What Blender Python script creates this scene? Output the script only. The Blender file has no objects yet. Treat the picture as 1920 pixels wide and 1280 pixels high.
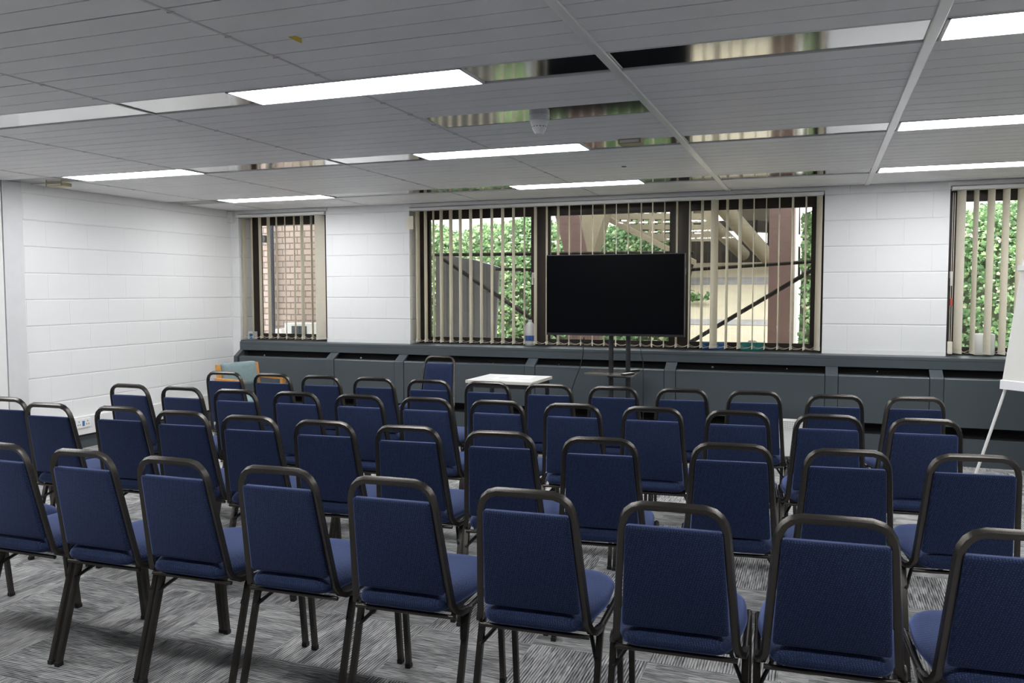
import bpy, bmesh, math, random
from mathutils import Vector, Matrix
random.seed(7)
C = bpy.context.scene.collection
PI = math.pi
# ------------------------------------------------------------------ survey of the room (metres, camera above the origin)
F = 1562.36                       # focal length in pixels of the 1920x1280 frame
YAW, PIT, ROL = .354937, .0605199, -.0014329
CAMZ = 1.505
D = 8.274                         # inner face of the window wall
XL = -6.667                       # inner face of the block wall on the left
XR, YB = 5.2, -4.2                # walls behind / beside the camera
ZC = 2.464                        # underside of the ceiling planks
ZS = .921                         # top of the window sill
_f = Vector((-math.sin(YAW)*math.cos(PIT), math.cos(YAW)*math.cos(PIT), -math.sin(PIT)))
_r0 = Vector((math.cos(YAW), math.sin(YAW), 0)); _u0 = _r0.cross(_f)
_r = _r0*math.cos(ROL)+_u0*math.sin(ROL); _u = -_r0*math.sin(ROL)+_u0*math.cos(ROL)
def ray(px, py): return _r*(px-960)-_u*(py-640)+_f*F
def at(px, py, Y):                # survey point on the vertical plane y = Y
    v = ray(px, py); v = v*(Y/v.y); return Vector((v.x, v.y, v.z+CAMZ))
def atz(px, py, Z):
    v = ray(px, py); v = v*((Z-CAMZ)/v.z); return Vector((v.x, v.y, v.z+CAMZ))
def atx(px, py, X):
    v = ray(px, py); v = v*(X/v.x); return Vector((v.x, v.y, v.z+CAMZ))

# ------------------------------------------------------------------ materials
MATS = {}
def mat(name, col, rough=.5, metal=0., spec=.5, var=0., vscale=8., bump=0., bscale=200., emit=None, estr=0., sheen=0., coat=0.):
    m = bpy.data.materials.new(name); m.use_nodes = True
    nt = m.node_tree; b = nt.nodes['Principled BSDF']
    b.inputs['Base Color'].default_value = (*col, 1); b.inputs['Roughness'].default_value = rough
    b.inputs['Metallic'].default_value = metal; b.inputs['Specular IOR Level'].default_value = spec
    if sheen: b.inputs['Sheen Weight'].default_value = sheen
    if coat: b.inputs['Coat Weight'].default_value = coat
    tc = nt.nodes.new('ShaderNodeTexCoord')
    if var:
        n = nt.nodes.new('ShaderNodeTexNoise'); n.inputs['Scale'].default_value = vscale; n.inputs['Detail'].default_value = 4
        nt.links.new(tc.outputs['Object'], n.inputs['Vector'])
        r = nt.nodes.new('ShaderNodeMapRange'); r.inputs['To Min'].default_value = 1-var; r.inputs['To Max'].default_value = 1+var
        r.inputs['From Min'].default_value = .3; r.inputs['From Max'].default_value = .7
        nt.links.new(n.outputs['Fac'], r.inputs['Value'])
        x = nt.nodes.new('ShaderNodeVectorMath'); x.operation = 'SCALE'; x.inputs[0].default_value = col
        nt.links.new(r.outputs['Result'], x.inputs['Scale']); nt.links.new(x.outputs['Vector'], b.inputs['Base Color'])
    if bump:
        n = nt.nodes.new('ShaderNodeTexNoise'); n.inputs['Scale'].default_value = bscale; n.inputs['Detail'].default_value = 2
        nt.links.new(tc.outputs['Object'], n.inputs['Vector'])
        p = nt.nodes.new('ShaderNodeBump'); p.inputs['Strength'].default_value = bump; p.inputs['Distance'].default_value = .002
        nt.links.new(n.outputs['Fac'], p.inputs['Height']); nt.links.new(p.outputs['Normal'], b.inputs['Normal'])
    if emit:
        b.inputs['Emission Color'].default_value = (*emit, 1); b.inputs['Emission Strength'].default_value = estr
    MATS[name] = m
    return m
def nd(m, t, **kw):
    n = m.node_tree.nodes.new(t)
    for k, v in kw.items():
        if k in n.inputs.keys(): n.inputs[k].default_value = v
        else: setattr(n, k, v)
    return n
def ln(m, a, b): m.node_tree.links.new(a, b)

def brick_mat(name, axis, w, h, mortar, c1, c2, cm, rough=.6, bump=.4, dist=.004, smooth=.2, spec=.3, bed=0.):
    m = mat(name, c1, rough, spec=spec); b = m.node_tree.nodes['Principled BSDF']
    tc = nd(m, 'ShaderNodeTexCoord'); sp = nd(m, 'ShaderNodeSeparateXYZ'); cb = nd(m, 'ShaderNodeCombineXYZ')
    ln(m, tc.outputs['Object'], sp.inputs[0]); ln(m, sp.outputs[axis], cb.inputs[0]); ln(m, sp.outputs[2], cb.inputs[1])
    bt = nd(m, 'ShaderNodeTexBrick'); bt.offset = .5
    bt.inputs['Scale'].default_value = 1; bt.inputs['Brick Width'].default_value = w; bt.inputs['Row Height'].default_value = h
    bt.inputs['Mortar Size'].default_value = mortar; bt.inputs['Mortar Smooth'].default_value = smooth
    bt.inputs['Color1'].default_value = (*c1, 1); bt.inputs['Color2'].default_value = (*c2, 1); bt.inputs['Mortar'].default_value = (*cm, 1)
    ln(m, cb.outputs[0], bt.inputs['Vector'])
    ln(m, bt.outputs['Color'], b.inputs['Base Color'])
    n = nd(m, 'ShaderNodeTexNoise'); n.inputs['Scale'].default_value = 120; n.inputs['Detail'].default_value = 3
    ln(m, tc.outputs['Object'], n.inputs['Vector'])
    a = nd(m, 'ShaderNodeMath'); a.operation = 'MULTIPLY_ADD'; a.inputs[1].default_value = .12
    ln(m, n.outputs['Fac'], a.inputs[0])
    s = nd(m, 'ShaderNodeMath'); s.operation = 'SUBTRACT'; s.inputs[0].default_value = 1
    ln(m, bt.outputs['Fac'], s.inputs[1])
    if bed:
        d1 = nd(m, 'ShaderNodeMath'); d1.operation = 'DIVIDE'; d1.inputs[1].default_value = h; ln(m, sp.outputs[2], d1.inputs[0])
        d2 = nd(m, 'ShaderNodeMath'); d2.operation = 'PINGPONG'; d2.inputs[1].default_value = .5; ln(m, d1.outputs[0], d2.inputs[0])
        d3 = nd(m, 'ShaderNodeMapRange'); d3.inputs['From Max'].default_value = .009/h; d3.inputs['To Min'].default_value = 0; d3.inputs['To Max'].default_value = bed; ln(m, d2.outputs[0], d3.inputs['Value'])
        d4 = nd(m, 'ShaderNodeMath'); d4.operation = 'MULTIPLY_ADD'; d4.inputs[1].default_value = .6; ln(m, s.outputs[0], d4.inputs[0]); ln(m, d3.outputs[0], d4.inputs[2])
        ln(m, d4.outputs[0], a.inputs[2])
    else: ln(m, s.outputs[0], a.inputs[2])
    p = nd(m, 'ShaderNodeBump'); p.inputs['Strength'].default_value = bump; p.inputs['Distance'].default_value = dist
    ln(m, a.outputs[0], p.inputs['Height']); ln(m, p.outputs['Normal'], b.inputs['Normal'])
    return m
WHITE = (.80, .80, .80)
M_blockX = brick_mat('painted_block_back', 0, .457, .2385, .0035, WHITE, WHITE, (.765, .765, .765), bump=.6, dist=.006, smooth=.5, bed=1.)
M_blockY = brick_mat('painted_block_side', 1, .457, .2385, .0035, WHITE, WHITE, (.785, .785, .785), bump=.6, dist=.006, smooth=.5, bed=1.)
M_brick = brick_mat('pink_buff_brick', 0, .235, .0795, .008, (.36, .27, .225), (.42, .32, .27), (.15, .12, .11), rough=.85, bump=.6)
M_white = mat('white_paint', (.78, .78, .77), .45, var=.02)
M_rear = mat('rear_wall_paint', (.35, .35, .36), .7)
M_plaster = mat('grey_white_boxing', (.66, .66, .67), .5, var=.03)
M_plank = mat('ceiling_plank', (.80, .79, .79), .5, var=.03, vscale=3, spec=.4)
M_gap = mat('ceiling_void', (.10, .10, .10), .9)
M_bar = mat('ceiling_bar', (.90, .89, .88), .3, var=.02, metal=.25)
M_bar2 = mat('ceiling_thin_bar', (.60, .59, .58), .5)
M_mirror = mat('polished_strip', (.64, .64, .64), .10, metal=1., bump=.03, bscale=9)
M_light = mat('light_diffuser', (.9, .9, .9), .5, emit=(.97, .985, 1), estr=26.)
M_lframe = mat('light_frame', (.75, .75, .74), .35)
M_teal = mat('slate_casing', (.060, .075, .085), .42, var=.05, vscale=2, bump=.05)
M_teal2 = mat('slate_cover_strip', (.10, .118, .128), .4, var=.03)
M_black = mat('slot_black', (.008, .008, .008), .8)
M_brown = mat('dark_brown_frame', (.030, .021, .016), .45, var=.15)
M_chrome = mat('bright_metal', (.8, .8, .8), .25, metal=1.)
M_plastic = mat('white_plastic', (.82, .82, .80), .35)
M_blind = mat('cream_blind', (.90, .85, .72), .7, var=.03, vscale=30)
def translucent(m, w):
    nt = m.node_tree; b = nt.nodes['Principled BSDF']; out = nt.nodes['Material Output']
    t = nt.nodes.new('ShaderNodeBsdfTranslucent'); t.inputs[0].default_value = (.9, .85, .74, 1)
    mx = nt.nodes.new('ShaderNodeMixShader'); mx.inputs[0].default_value = w
    nt.links.new(b.outputs[0], mx.inputs[1]); nt.links.new(t.outputs[0], mx.inputs[2]); nt.links.new(mx.outputs[0], out.inputs[0])
translucent(M_blind, .22)
M_gun = mat('gunmetal_frame', (.078, .071, .064), .27, metal=.8, spec=.6, bump=.25, bscale=500)
M_under = mat('seat_tray', (.02, .02, .022), .6)
M_glide = mat('black_glide', (.012, .012, .012), .5)
M_tv = mat('tv_glass', (.002, .0023, .0035), .4, spec=.06)
M_tvb = mat('tv_bezel', (.012, .012, .013), .4)
M_pole = mat('black_pole', (.02, .02, .022), .38, var=.1)
M_shelf = mat('dark_glass_shelf', (.13, .115, .105), .2, spec=.7)
M_top = mat('pale_table_top', (.68, .67, .66), .4, var=.02)
M_edge = mat('table_edge', (.62, .59, .53), .5)
M_paper = mat('paper', (.86, .86, .88), .6)
M_wood = mat('honey_wood', (.55, .26, .06), .45, var=.15, vscale=20)
M_gfab = mat('grey_green_fabric', (.20, .27, .28), .9, var=.06, vscale=40)
M_pad = mat('flip_paper', (.74, .73, .69), .7, var=.02)
M_blue = mat('blue_box', (.05, .17, .42), .5, var=.2, vscale=20)
M_green = mat('teal_box', (.03, .27, .26), .5, var=.25, vscale=25)
M_milk = mat('milky_plastic', (.72, .73, .75), .3)
M_label = mat('bottle_label', (.05, .12, .40), .5, var=.5, vscale=60)
M_red = mat('red_plastic', (.55, .05, .03), .45)
M_yellow = mat('yellow_sticker', (.62, .45, .03), .6)
M_amber = mat('amber_cover', (.42, .37, .20), .4)
M_grille = mat('dark_grille', (.05, .06, .085), .5)
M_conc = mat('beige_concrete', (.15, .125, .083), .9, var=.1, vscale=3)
M_conc3 = mat('shaded_concrete', (.085, .072, .05), .9, var=.12, vscale=3)  # beige concrete darkened, undercroft shade put into the colour
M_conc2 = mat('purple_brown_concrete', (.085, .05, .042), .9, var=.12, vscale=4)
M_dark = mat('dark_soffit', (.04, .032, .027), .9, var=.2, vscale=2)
M_rail = mat('dark_handrail', (.012, .010, .009), .9, spec=.05)
M_screen = mat('grey_screen_board', (.07, .069, .075), .8, var=.02, vscale=5)
M_pave = mat('cream_paving', (.50, .43, .31), .9, var=.06, vscale=4)
M_band = mat('grey_nosing', (.30, .28, .27), .9, var=.15, vscale=6)
M_soil = mat('bank_soil', (.05, .06, .03), 1., var=.3)
M_far = mat('pale_far_wall', (.80, .74, .72), .9, var=.04, vscale=1)
M_mullion = mat('slate_mullion', (.035, .04, .058), .5)
M_ground = mat('outside_paving', (.30, .28, .25), .95, var=.1)

def carpet():
    m = mat('striped_carpet_tile', (.15, .15, .15), .95, spec=.1); b = m.node_tree.nodes['Principled BSDF']
    tc = nd(m, 'ShaderNodeTexCoord'); sp = nd(m, 'ShaderNodeSeparateXYZ'); ln(m, tc.outputs['Object'], sp.inputs[0])
    ck = nd(m, 'ShaderNodeTexChecker'); ck.inputs['Scale'].default_value = 2.0; ck.inputs['Color1'].default_value = (1, 1, 1, 1); ck.inputs['Color2'].default_value = (0, 0, 0, 1)
    off = nd(m, 'ShaderNodeVectorMath'); off.operation = 'ADD'; off.inputs[1].default_value = (.13, .21, .01)
    ln(m, tc.outputs['Object'], off.inputs[0]); ln(m, off.outputs[0], ck.inputs['Vector'])
    def stripes(ax, ox):
        cb = nd(m, 'ShaderNodeCombineXYZ'); ln(m, sp.outputs[ax], cb.inputs[0]); ln(m, sp.outputs[ox], cb.inputs[1])
        mp = nd(m, 'ShaderNodeMapping'); mp.inputs['Scale'].default_value = (120, 10, 1); ln(m, cb.outputs[0], mp.inputs[0])
        n = nd(m, 'ShaderNodeTexNoise'); n.inputs['Scale'].default_value = 1; n.inputs['Detail'].default_value = 2.5; n.inputs['Roughness'].default_value = .6
        ln(m, mp.outputs[0], n.inputs['Vector'])
        mp2 = nd(m, 'ShaderNodeMapping'); mp2.inputs['Scale'].default_value = (16, 3.2, 1); ln(m, cb.outputs[0], mp2.inputs[0])
        v = nd(m, 'ShaderNodeTexVoronoi'); v.distance = 'CHEBYCHEV'; v.inputs['Scale'].default_value = 1; ln(m, mp2.outputs[0], v.inputs['Vector'])
        s2 = nd(m, 'ShaderNodeSeparateXYZ'); ln(m, v.outputs['Color'], s2.inputs[0])
        a = nd(m, 'ShaderNodeMath'); a.operation = 'MULTIPLY_ADD'; a.inputs[1].default_value = .20
        ln(m, s2.outputs[0], a.inputs[0]); ln(m, n.outputs['Fac'], a.inputs[2])
        w = nd(m, 'ShaderNodeMath'); w.operation = 'MULTIPLY'; w.inputs[1].default_value = 2*PI/.0115; ln(m, sp.outputs[ax], w.inputs[0])
        s = nd(m, 'ShaderNodeMath'); s.operation = 'SINE'; ln(m, w.outputs[0], s.inputs[0])
        c = nd(m, 'ShaderNodeMath'); c.operation = 'MULTIPLY_ADD'; c.inputs[1].default_value = .15; ln(m, s.outputs[0], c.inputs[0]); ln(m, a.outputs[0], c.inputs[2])
        return c
    sx, sy = stripes(0, 1), stripes(1, 0)
    mx = nd(m, 'ShaderNodeMix'); mx.data_type = 'FLOAT'
    ln(m, ck.outputs['Fac'], mx.inputs[0]); ln(m, sx.outputs[0], mx.inputs[2]); ln(m, sy.outputs[0], mx.inputs[3])
    cr = nd(m, 'ShaderNodeValToRGB'); e = cr.color_ramp.elements
    e[0].position = .34; e[0].color = (.065, .067, .07, 1); e[1].position = .86; e[1].color = (.66, .655, .645, 1)
    k = cr.color_ramp.elements.new(.58); k.color = (.285, .285, .285, 1)
    ln(m, mx.outputs[0], cr.inputs[0]); ln(m, cr.outputs[0], b.inputs['Base Color'])
    p = nd(m, 'ShaderNodeBump'); p.inputs['Strength'].default_value = .4; p.inputs['Distance'].default_value = .004
    ln(m, mx.outputs[0], p.inputs['Height']); ln(m, p.outputs['Normal'], b.inputs['Normal'])
    return m
M_carpet = carpet()

def fabric():
    m = mat('navy_dotted_fabric', (.02, .03, .09), .85, spec=.3, sheen=.6); b = m.node_tree.nodes['Principled BSDF']
    b.inputs['Sheen Tint'].default_value = (.36, .47, 1, 1); b.inputs['Sheen Roughness'].default_value = .38
    tc = nd(m, 'ShaderNodeTexCoord')
    mp = nd(m, 'ShaderNodeMapping'); mp.inputs['Scale'].default_value = (1, 1, 1); mp.inputs['Rotation'].default_value = (.35, .3, .78)
    ln(m, tc.outputs['Object'], mp.inputs[0])
    v = nd(m, 'ShaderNodeTexVoronoi'); v.inputs['Scale'].default_value = 190; v.inputs['Randomness'].default_value = .25
    ln(m, mp.outputs[0], v.inputs['Vector'])
    r = nd(m, 'ShaderNodeValToRGB'); e = r.color_ramp.elements
    e[0].position = .10; e[0].color = (.058, .084, .20, 1); e[1].position = .44; e[1].color = (.0095, .0195, .058, 1)
    ln(m, v.outputs['Distance'], r.inputs[0]); ln(m, r.outputs[0], b.inputs['Base Color'])
    p = nd(m, 'ShaderNodeBump'); p.inputs['Strength'].default_value = .25; p.inputs['Distance'].default_value = .0015
    ln(m, v.outputs['Distance'], p.inputs['Height']); ln(m, p.outputs['Normal'], b.inputs['Normal'])
    return m
M_fab = fabric()

def glass():
    m = bpy.data.materials.new('window_glass'); m.use_nodes = True; nt = m.node_tree
    nt.nodes.remove(nt.nodes['Principled BSDF']); out = nt.nodes['Material Output']
    t = nt.nodes.new('ShaderNodeBsdfTransparent'); t.inputs[0].default_value = (.93, .95, .94, 1)
    g = nt.nodes.new('ShaderNodeBsdfGlossy'); g.inputs['Roughness'].default_value = .02
    fr = nt.nodes.new('ShaderNodeFresnel'); fr.inputs[0].default_value = 1.5
    mx = nt.nodes.new('ShaderNodeMixShader')
    nt.links.new(fr.outputs[0], mx.inputs[0]); nt.links.new(t.outputs[0], mx.inputs[1]); nt.links.new(g.outputs[0], mx.inputs[2])
    nt.links.new(mx.outputs[0], out.inputs[0])
    return m
M_glass = glass()

def leafmat():
    m = mat('ivy_leaf', (.1, .16, .04), .45, spec=.5); b = m.node_tree.nodes['Principled BSDF']
    a = nd(m, 'ShaderNodeAttribute'); a.attribute_name = 'tone'
    r = nd(m, 'ShaderNodeValToRGB'); e = r.color_ramp.elements
    e[0].position = 0; e[0].color = (.05, .10, .035, 1); e[1].position = 1; e[1].color = (.78, .66, .42, 1)
    for ps_, cl in ((.4, (.12, .24, .09, 1)), (.7, (.32, .46, .20, 1)), (.88, (.60, .67, .42, 1))):
        k = r.color_ramp.elements.new(ps_); k.color = cl
    ln(m, a.outputs['Fac'], r.inputs[0]); ln(m, r.outputs[0], b.inputs['Base Color'])
    t = nd(m, 'ShaderNodeBsdfTranslucent'); ln(m, r.outputs[0], t.inputs[0])
    mx = nd(m, 'ShaderNodeMixShader'); mx.inputs[0].default_value = .45
    ln(m, b.outputs[0], mx.inputs[1]); ln(m, t.outputs[0], mx.inputs[2]); ln(m, mx.outputs[0], m.node_tree.nodes['Material Output'].inputs[0])
    return m
M_leaf = leafmat()

# ------------------------------------------------------------------ mesh helpers
def obj(name, bm, m, parent=None, smooth=False, angle=40):
    me = bpy.data.meshes.new(name)
    bmesh.ops.recalc_face_normals(bm, faces=bm.faces)
    bm.to_mesh(me); bm.free(); me.materials.append(m)
    if smooth:
        me.polygons.foreach_set('use_smooth', [True]*len(me.polygons))
        try: me.set_sharp_from_angle(angle=math.radians(angle))
        except Exception: pass
    o = bpy.data.objects.new(name, me); C.objects.link(o)
    if parent: o.parent = parent
    return o
def tag(o, label=None, cat=None, group=None, kind=None):
    if label: o['label'] = label
    if cat: o['category'] = cat
    if group: o['group'] = group
    if kind: o['kind'] = kind
    return o
def thing(name, label, cat, loc=(0, 0, 0), rotz=0, group=None):
    o = bpy.data.objects.new(name, None); C.objects.link(o); o.empty_display_size = .1
    o.location = loc; o.rotation_euler = (0, 0, rotz)
    return tag(o, label, cat, group)
def struct(name, bm, m, parent=None, label=None):
    o = obj(name, bm, m, parent)
    if not parent: tag(o, label, None, None, 'structure')
    return o
def B(): return bmesh.new()
def box(bm, x0, x1, y0, y1, z0, z1, bev=0, M=None):
    vs = [bm.verts.new(p) for p in ((x0,y0,z0),(x1,y0,z0),(x1,y1,z0),(x0,y1,z0),(x0,y0,z1),(x1,y0,z1),(x1,y1,z1),(x0,y1,z1))]
    fs = [bm.faces.new([vs[i] for i in q]) for q in ((0,3,2,1),(4,5,6,7),(0,1,5,4),(1,2,6,5),(2,3,7,6),(3,0,4,7))]
    if bev:
        es = list({e for f in fs for e in f.edges})
        r = bmesh.ops.bevel(bm, geom=es, offset=bev, segments=2, affect='EDGES', profile=.5)
        vs = list({v for f in r['faces'] for v in f.verts} | {v for v in vs if v.is_valid})
    if M is not None: bmesh.ops.transform(bm, matrix=M, verts=vs)
    return bm
def abox(*a, **k): return box(B(), *a, **k)
def slab(bm, pts, n):                    # polygon extruded along vector n
    n = Vector(n); a = [bm.verts.new(Vector(p)) for p in pts]; b = [bm.verts.new(Vector(p)+n) for p in pts]
    bm.faces.new(a); bm.faces.new(b[::-1]); k = len(pts)
    for i in range(k): bm.faces.new((a[i], b[i], b[(i+1) % k], a[(i+1) % k]))
    return bm
def tube(bm, path, r, n=8, sq=0., flat=False, cap=True):   # swept tube; sq>0 squares the section
    P = [Vector(p) for p in path]; rings = []
    T = []
    for i in range(len(P)):
        a = P[max(i-1, 0)]; b = P[min(i+1, len(P)-1)]; T.append((b-a).normalized())
    up = Vector((0, 0, 1)) if abs(T[0].z) < .9 else Vector((0, 1, 0))
    N = (up - T[0]*up.dot(T[0])).normalized()
    for i, p in enumerate(P):
        if i:
            q = T[i-1].rotation_difference(T[i]); N = q @ N
            N = (N - T[i]*N.dot(T[i])).normalized()
        Bn = T[i].cross(N); ring = []
        for k in range(n):
            t = 2*PI*(k+.5)/n; c, s = math.cos(t), math.sin(t)
            if sq:
                m_ = max(abs(c), abs(s)); f = (1-sq)+sq/m_
                c *= f; s *= f
            ring.append(bm.verts.new(p+N*(c*r)+Bn*(s*r)))
        rings.append(ring)
    for a, b in zip(rings, rings[1:]):
        for k in range(n): bm.faces.new((a[k], a[(k+1) % n], b[(k+1) % n], b[k]))
    if cap: bm.faces.new(rings[0][::-1]); bm.faces.new(rings[-1])
    return bm
def arc(c, r, a0, a1, n, fx, fz):        # points of an arc in the plane spanned by vectors fx, fz
    return [Vector(c)+Vector(fx)*(r*math.cos(a0+(a1-a0)*i/n))+Vector(fz)*(r*math.sin(a0+(a1-a0)*i/n)) for i in range(n+1)]
def cyl(bm, c, r, h, n=20, r2=None, axis='z'):
    r2 = r if r2 is None else r2
    A = []; Bq = []
    for k in range(n):
        t = 2*PI*k/n
        for L, rr, z in ((A, r, 0), (Bq, r2, h)):
            p = (rr*math.cos(t), rr*math.sin(t), z)
            if axis == 'y': p = (p[0], p[2], p[1])
            if axis == 'x': p = (p[2], p[0], p[1])
            L.append(bm.verts.new(Vector(c)+Vector(p)))
    for k in range(n): bm.faces.new((A[k], A[(k+1) % n], Bq[(k+1) % n], Bq[k]))
    bm.faces.new(A[::-1]); bm.faces.new(Bq)
    return bm
def rounded(pts, rad, n=5):              # round the corners of a 2-D outline
    out = []; k = len(pts)
    rad = rad if isinstance(rad, (list, tuple)) else [rad]*k
    for i in range(k):
        p, a, b = Vector(pts[i]), Vector(pts[i-1]), Vector(pts[(i+1) % k])
        d0 = (a-p).normalized(); d1 = (b-p).normalized()
        q0 = p+d0*rad[i]; q1 = p+d1*rad[i]
        for j in range(n+1):
            t = j/n; out.append(tuple(q0*(1-t)**2+p*2*t*(1-t)+q1*t*t))
    return out
def cushion(bm, outline, rings, M):      # rings: (inset, height); outline 2-D; M maps (x,y,h) to space
    cx = sum(p[0] for p in outline)/len(outline); cy = sum(p[1] for p in outline)/len(outline)
    hx = max(abs(p[0]-cx) for p in outline); hy = max(abs(p[1]-cy) for p in outline)
    L = []
    for ins, h in rings:
        sx, sy = 1-ins/hx, 1-ins/hy
        L.append([bm.verts.new(M @ Vector((cx+(p[0]-cx)*sx, cy+(p[1]-cy)*sy, h))) for p in outline])
    k = len(outline)
    for a, b in zip(L, L[1:]):
        for i in range(k): bm.faces.new((a[i], a[(i+1) % k], b[(i+1) % k], b[i]))
    bm.faces.new(L[0][::-1]); bm.faces.new(L[-1])
    return bm
def copy_tree(o, parent=None):
    c = o.copy(); C.objects.link(c)
    if parent: c.parent = parent
    for ch in list(o.children): copy_tree(ch, c)
    return c

# ------------------------------------------------------------------ camera, world, render look
cam = bpy.data.cameras.new('camera'); co = bpy.data.objects.new('camera', cam); C.objects.link(co)
cam.sensor_width = 36; cam.lens = F/1920*36; cam.clip_start = .05; cam.clip_end = 200
co.matrix_world = Matrix(((_r.x, _u.x, -_f.x, 0), (_r.y, _u.y, -_f.y, 0), (_r.z, _u.z, -_f.z, CAMZ), (0, 0, 0, 1)))
S = bpy.context.scene; S.camera = co
S.view_settings.view_transform = 'Standard'; S.view_settings.look = 'None'; S.view_settings.gamma = 1; S.view_settings.exposure = 0
S.view_settings.use_curve_mapping = False
wd = bpy.data.worlds.new('sky'); S.world = wd; wd.use_nodes = True
bg = wd.node_tree.nodes['Background']; bg.inputs[1].default_value = 5.5
bg.inputs[0].default_value = (.93, .96, 1, 1)
sun = bpy.data.lights.new('sun', 'SUN'); sun.energy = 19.; sun.angle = .02; sun.color = (1, .95, .86)
so = bpy.data.objects.new('sun', sun); C.objects.link(so)
so.rotation_euler = Vector((-.22, -.45, -1.0)).to_track_quat('-Z', 'Y').to_euler()

# ------------------------------------------------------------------ room shell
struct('floor', abox(XL-.3, XR+.3, YB-.3, D+.33, -.1, 0), M_carpet)
OP = [(-6.557, -5.341), (-4.272, .014), (1.048, 2.75)]      # window openings
ZH = 2.42
WT = .32
bm = B(); x = XL-.3
for a, b in OP:
    box(bm, x, a, D, D+WT, -.1, ZC+.3); x = b
box(bm, x, XR+.3, D, D+WT, -.1, ZC+.3)
for a, b in OP:
    box(bm, a, b, D, D+WT, -.1, ZS-.03); box(bm, a, b, D, D+WT, ZH, ZC+.3)
struct('wall_back', bm, M_blockX)
struct('wall_left', abox(XL-.3, XL, YB-.3, D, -.1, ZC+.3), M_blockY)
struct('wall_right', abox(XR, XR+.3, YB-.3, D, -.1, ZC+.3), M_blockY)
struct('wall_front', abox(XL, XR, YB-.3, YB, -.1, ZC+.3), M_rear)
struct('trim_1', abox(XL, XL+.035, 5.262, 5.451, 0, ZC), M_plaster)      # boxing on the block wall
struct('trim_2', abox(XL, XL+.028, 3.4, 5.255, 0, ZC), M_white)
# lintel boards above the blinds
for i, (a, b) in enumerate(OP): struct('trim_%d' % (3+i), abox(a-.02, b+.02, D-.012, D, 2.424, ZC-.006), M_white)
# white skirt between blocks and sill
bm = B()
for a, b in ((-6.667, -6.557), (-5.341, -4.272), (.014, 1.048)): box(bm, a, b, D-.006, D, ZS, ZS+.042)
struct('trim_6', bm, M_white)

# ------------------------------------------------------------------ ceiling: planks, polished strips, bars, lights
ROWS = [(-2.445, -2.155), (-.515, -.225), (1.415, 1.705), (3.345, 3.635), (5.28, 5.57), (7.18, 7.47)]
BAYS = [XL+.012, -6.098, -4.765, -3.407, -2.115, -.853, .371, 1.66, 2.95, 4.24, XR-.01]
bm = B()
edges = [YB+.01]+[v for r in ROWS for v in r]+[D-.016]
for s in range(0, len(edges), 2):
    y0, y1 = edges[s], edges[s+1]; n = max(1, round((y1-y0)/.1485)); p = (y1-y0)/n
    for k in range(n):
        g = .006 if k % 4 else .012
        a, b = y0+p*k+g/2, y0+p*(k+1)-.0022
        if s == 8 and k in (4, 5):
            box(bm, BAYS[0], -2.095, a, b, ZC, ZC+.02); box(bm, -.865, XR-.01, a, b, ZC, ZC+.02)
            if k == 4: ydet0 = a
            else: ydet1 = b
        else: box(bm, BAYS[0], XR-.01, a, b, ZC, ZC+.02)
struct('ceiling', bm, M_plank)
struct('ceiling_slab', abox(XL-.3, XR+.3, YB-.3, D+WT, ZC+.035, ZC+.3), M_gap)
LX = {3: [(-5.99, -4.74), (-2.715, -1.475), (.40, 1.645)], 4: [(-5.98, -4.72), (-2.71, -1.487), (.40, 1.645)], 5: [(-5.975, -4.69), (-2.70, -1.49), (.405, 1.645)],
      2: [(-5.98, -4.74), (-2.71, -1.48), (.40, 1.645), (2.96, 4.2)], 1: [], 0: []}  # fourth-row panels are unseen, added as fill light
names = {3: 'second row of lights from the camera', 4: 'second row from the windows', 5: 'row nearest the windows'}
pos = ['above the block wall side', 'in the middle of the ceiling', 'above the flip chart side']
wrow = {5: 'nearest the windows', 4: 'second from the windows', 3: 'third from the windows', 2: 'fourth from the windows and unseen, added for fill', 1: 'fifth from the windows', 0: 'sixth from the windows'}
wcol = ['towards the block wall', 'midway along the row', 'beyond the wide bar', 'at the end']
n_t = 7
for ri, (y0, y1) in enumerate(ROWS):
    xs = BAYS[0]; L = LX[ri]
    bm = B()
    for a, b in L+[(XR-.01, XR)]:
        if a-xs > .02: box(bm, xs, a, y0+.003, y1-.003, ZC+.002, ZC+.02)
        xs = b
    struct('trim_%d' % n_t, bm, M_mirror); n_t += 1
    # slim light-coloured lips either side of the strip
    bm = B(); box(bm, BAYS[0], XR-.01, y1-.004, y1+.008, ZC-.004, ZC+.01); box(bm, BAYS[0], XR-.01, y0-.006, y0+.003, ZC-.002, ZC+.01)
    struct('trim_%d' % n_t, bm, M_lframe); n_t += 1
    for ci, (a, b) in enumerate(L):
        t = thing('ceiling_light', 'lit ceiling panel light, row %s, %s' % (wrow[ri], wcol[ci]), 'ceiling light', ((a+b)/2, (y0+y1)/2, ZC), 0, 'ceiling panel lights')
        hw, hd = (b-a)/2, (y1-y0)/2
        obj('diffuser', abox(-hw+.012, hw-.012, -hd+.012, hd-.012, -.002, .012), M_light, t)
        f = B(); box(f, -hw, hw, -hd+.004, -hd+.012, -.005, .014); box(f, -hw, hw, hd-.012, hd-.004, -.005, .014)
        box(f, -hw, -hw+.012, -hd+.004, hd-.004, -.005, .014); box(f, hw-.012, hw, -hd+.004, hd-.004, -.005, .014)
        obj('frame', f, M_lframe, t)
bm = abox(-2.092, -.868, ydet0, ydet1, ZC+.002, ZC+.02)
struct('trim_%d' % n_t, bm, M_mirror); n_t += 1
for xb in (-.853, .371):                                  # two wide bars
    bm = B(); box(bm, xb-.021, xb+.021, YB+.01, D-.016, ZC-.010, ZC+.001, bev=.003)
    struct('trim_%d' % n_t, bm, M_bar); n_t += 1
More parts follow.
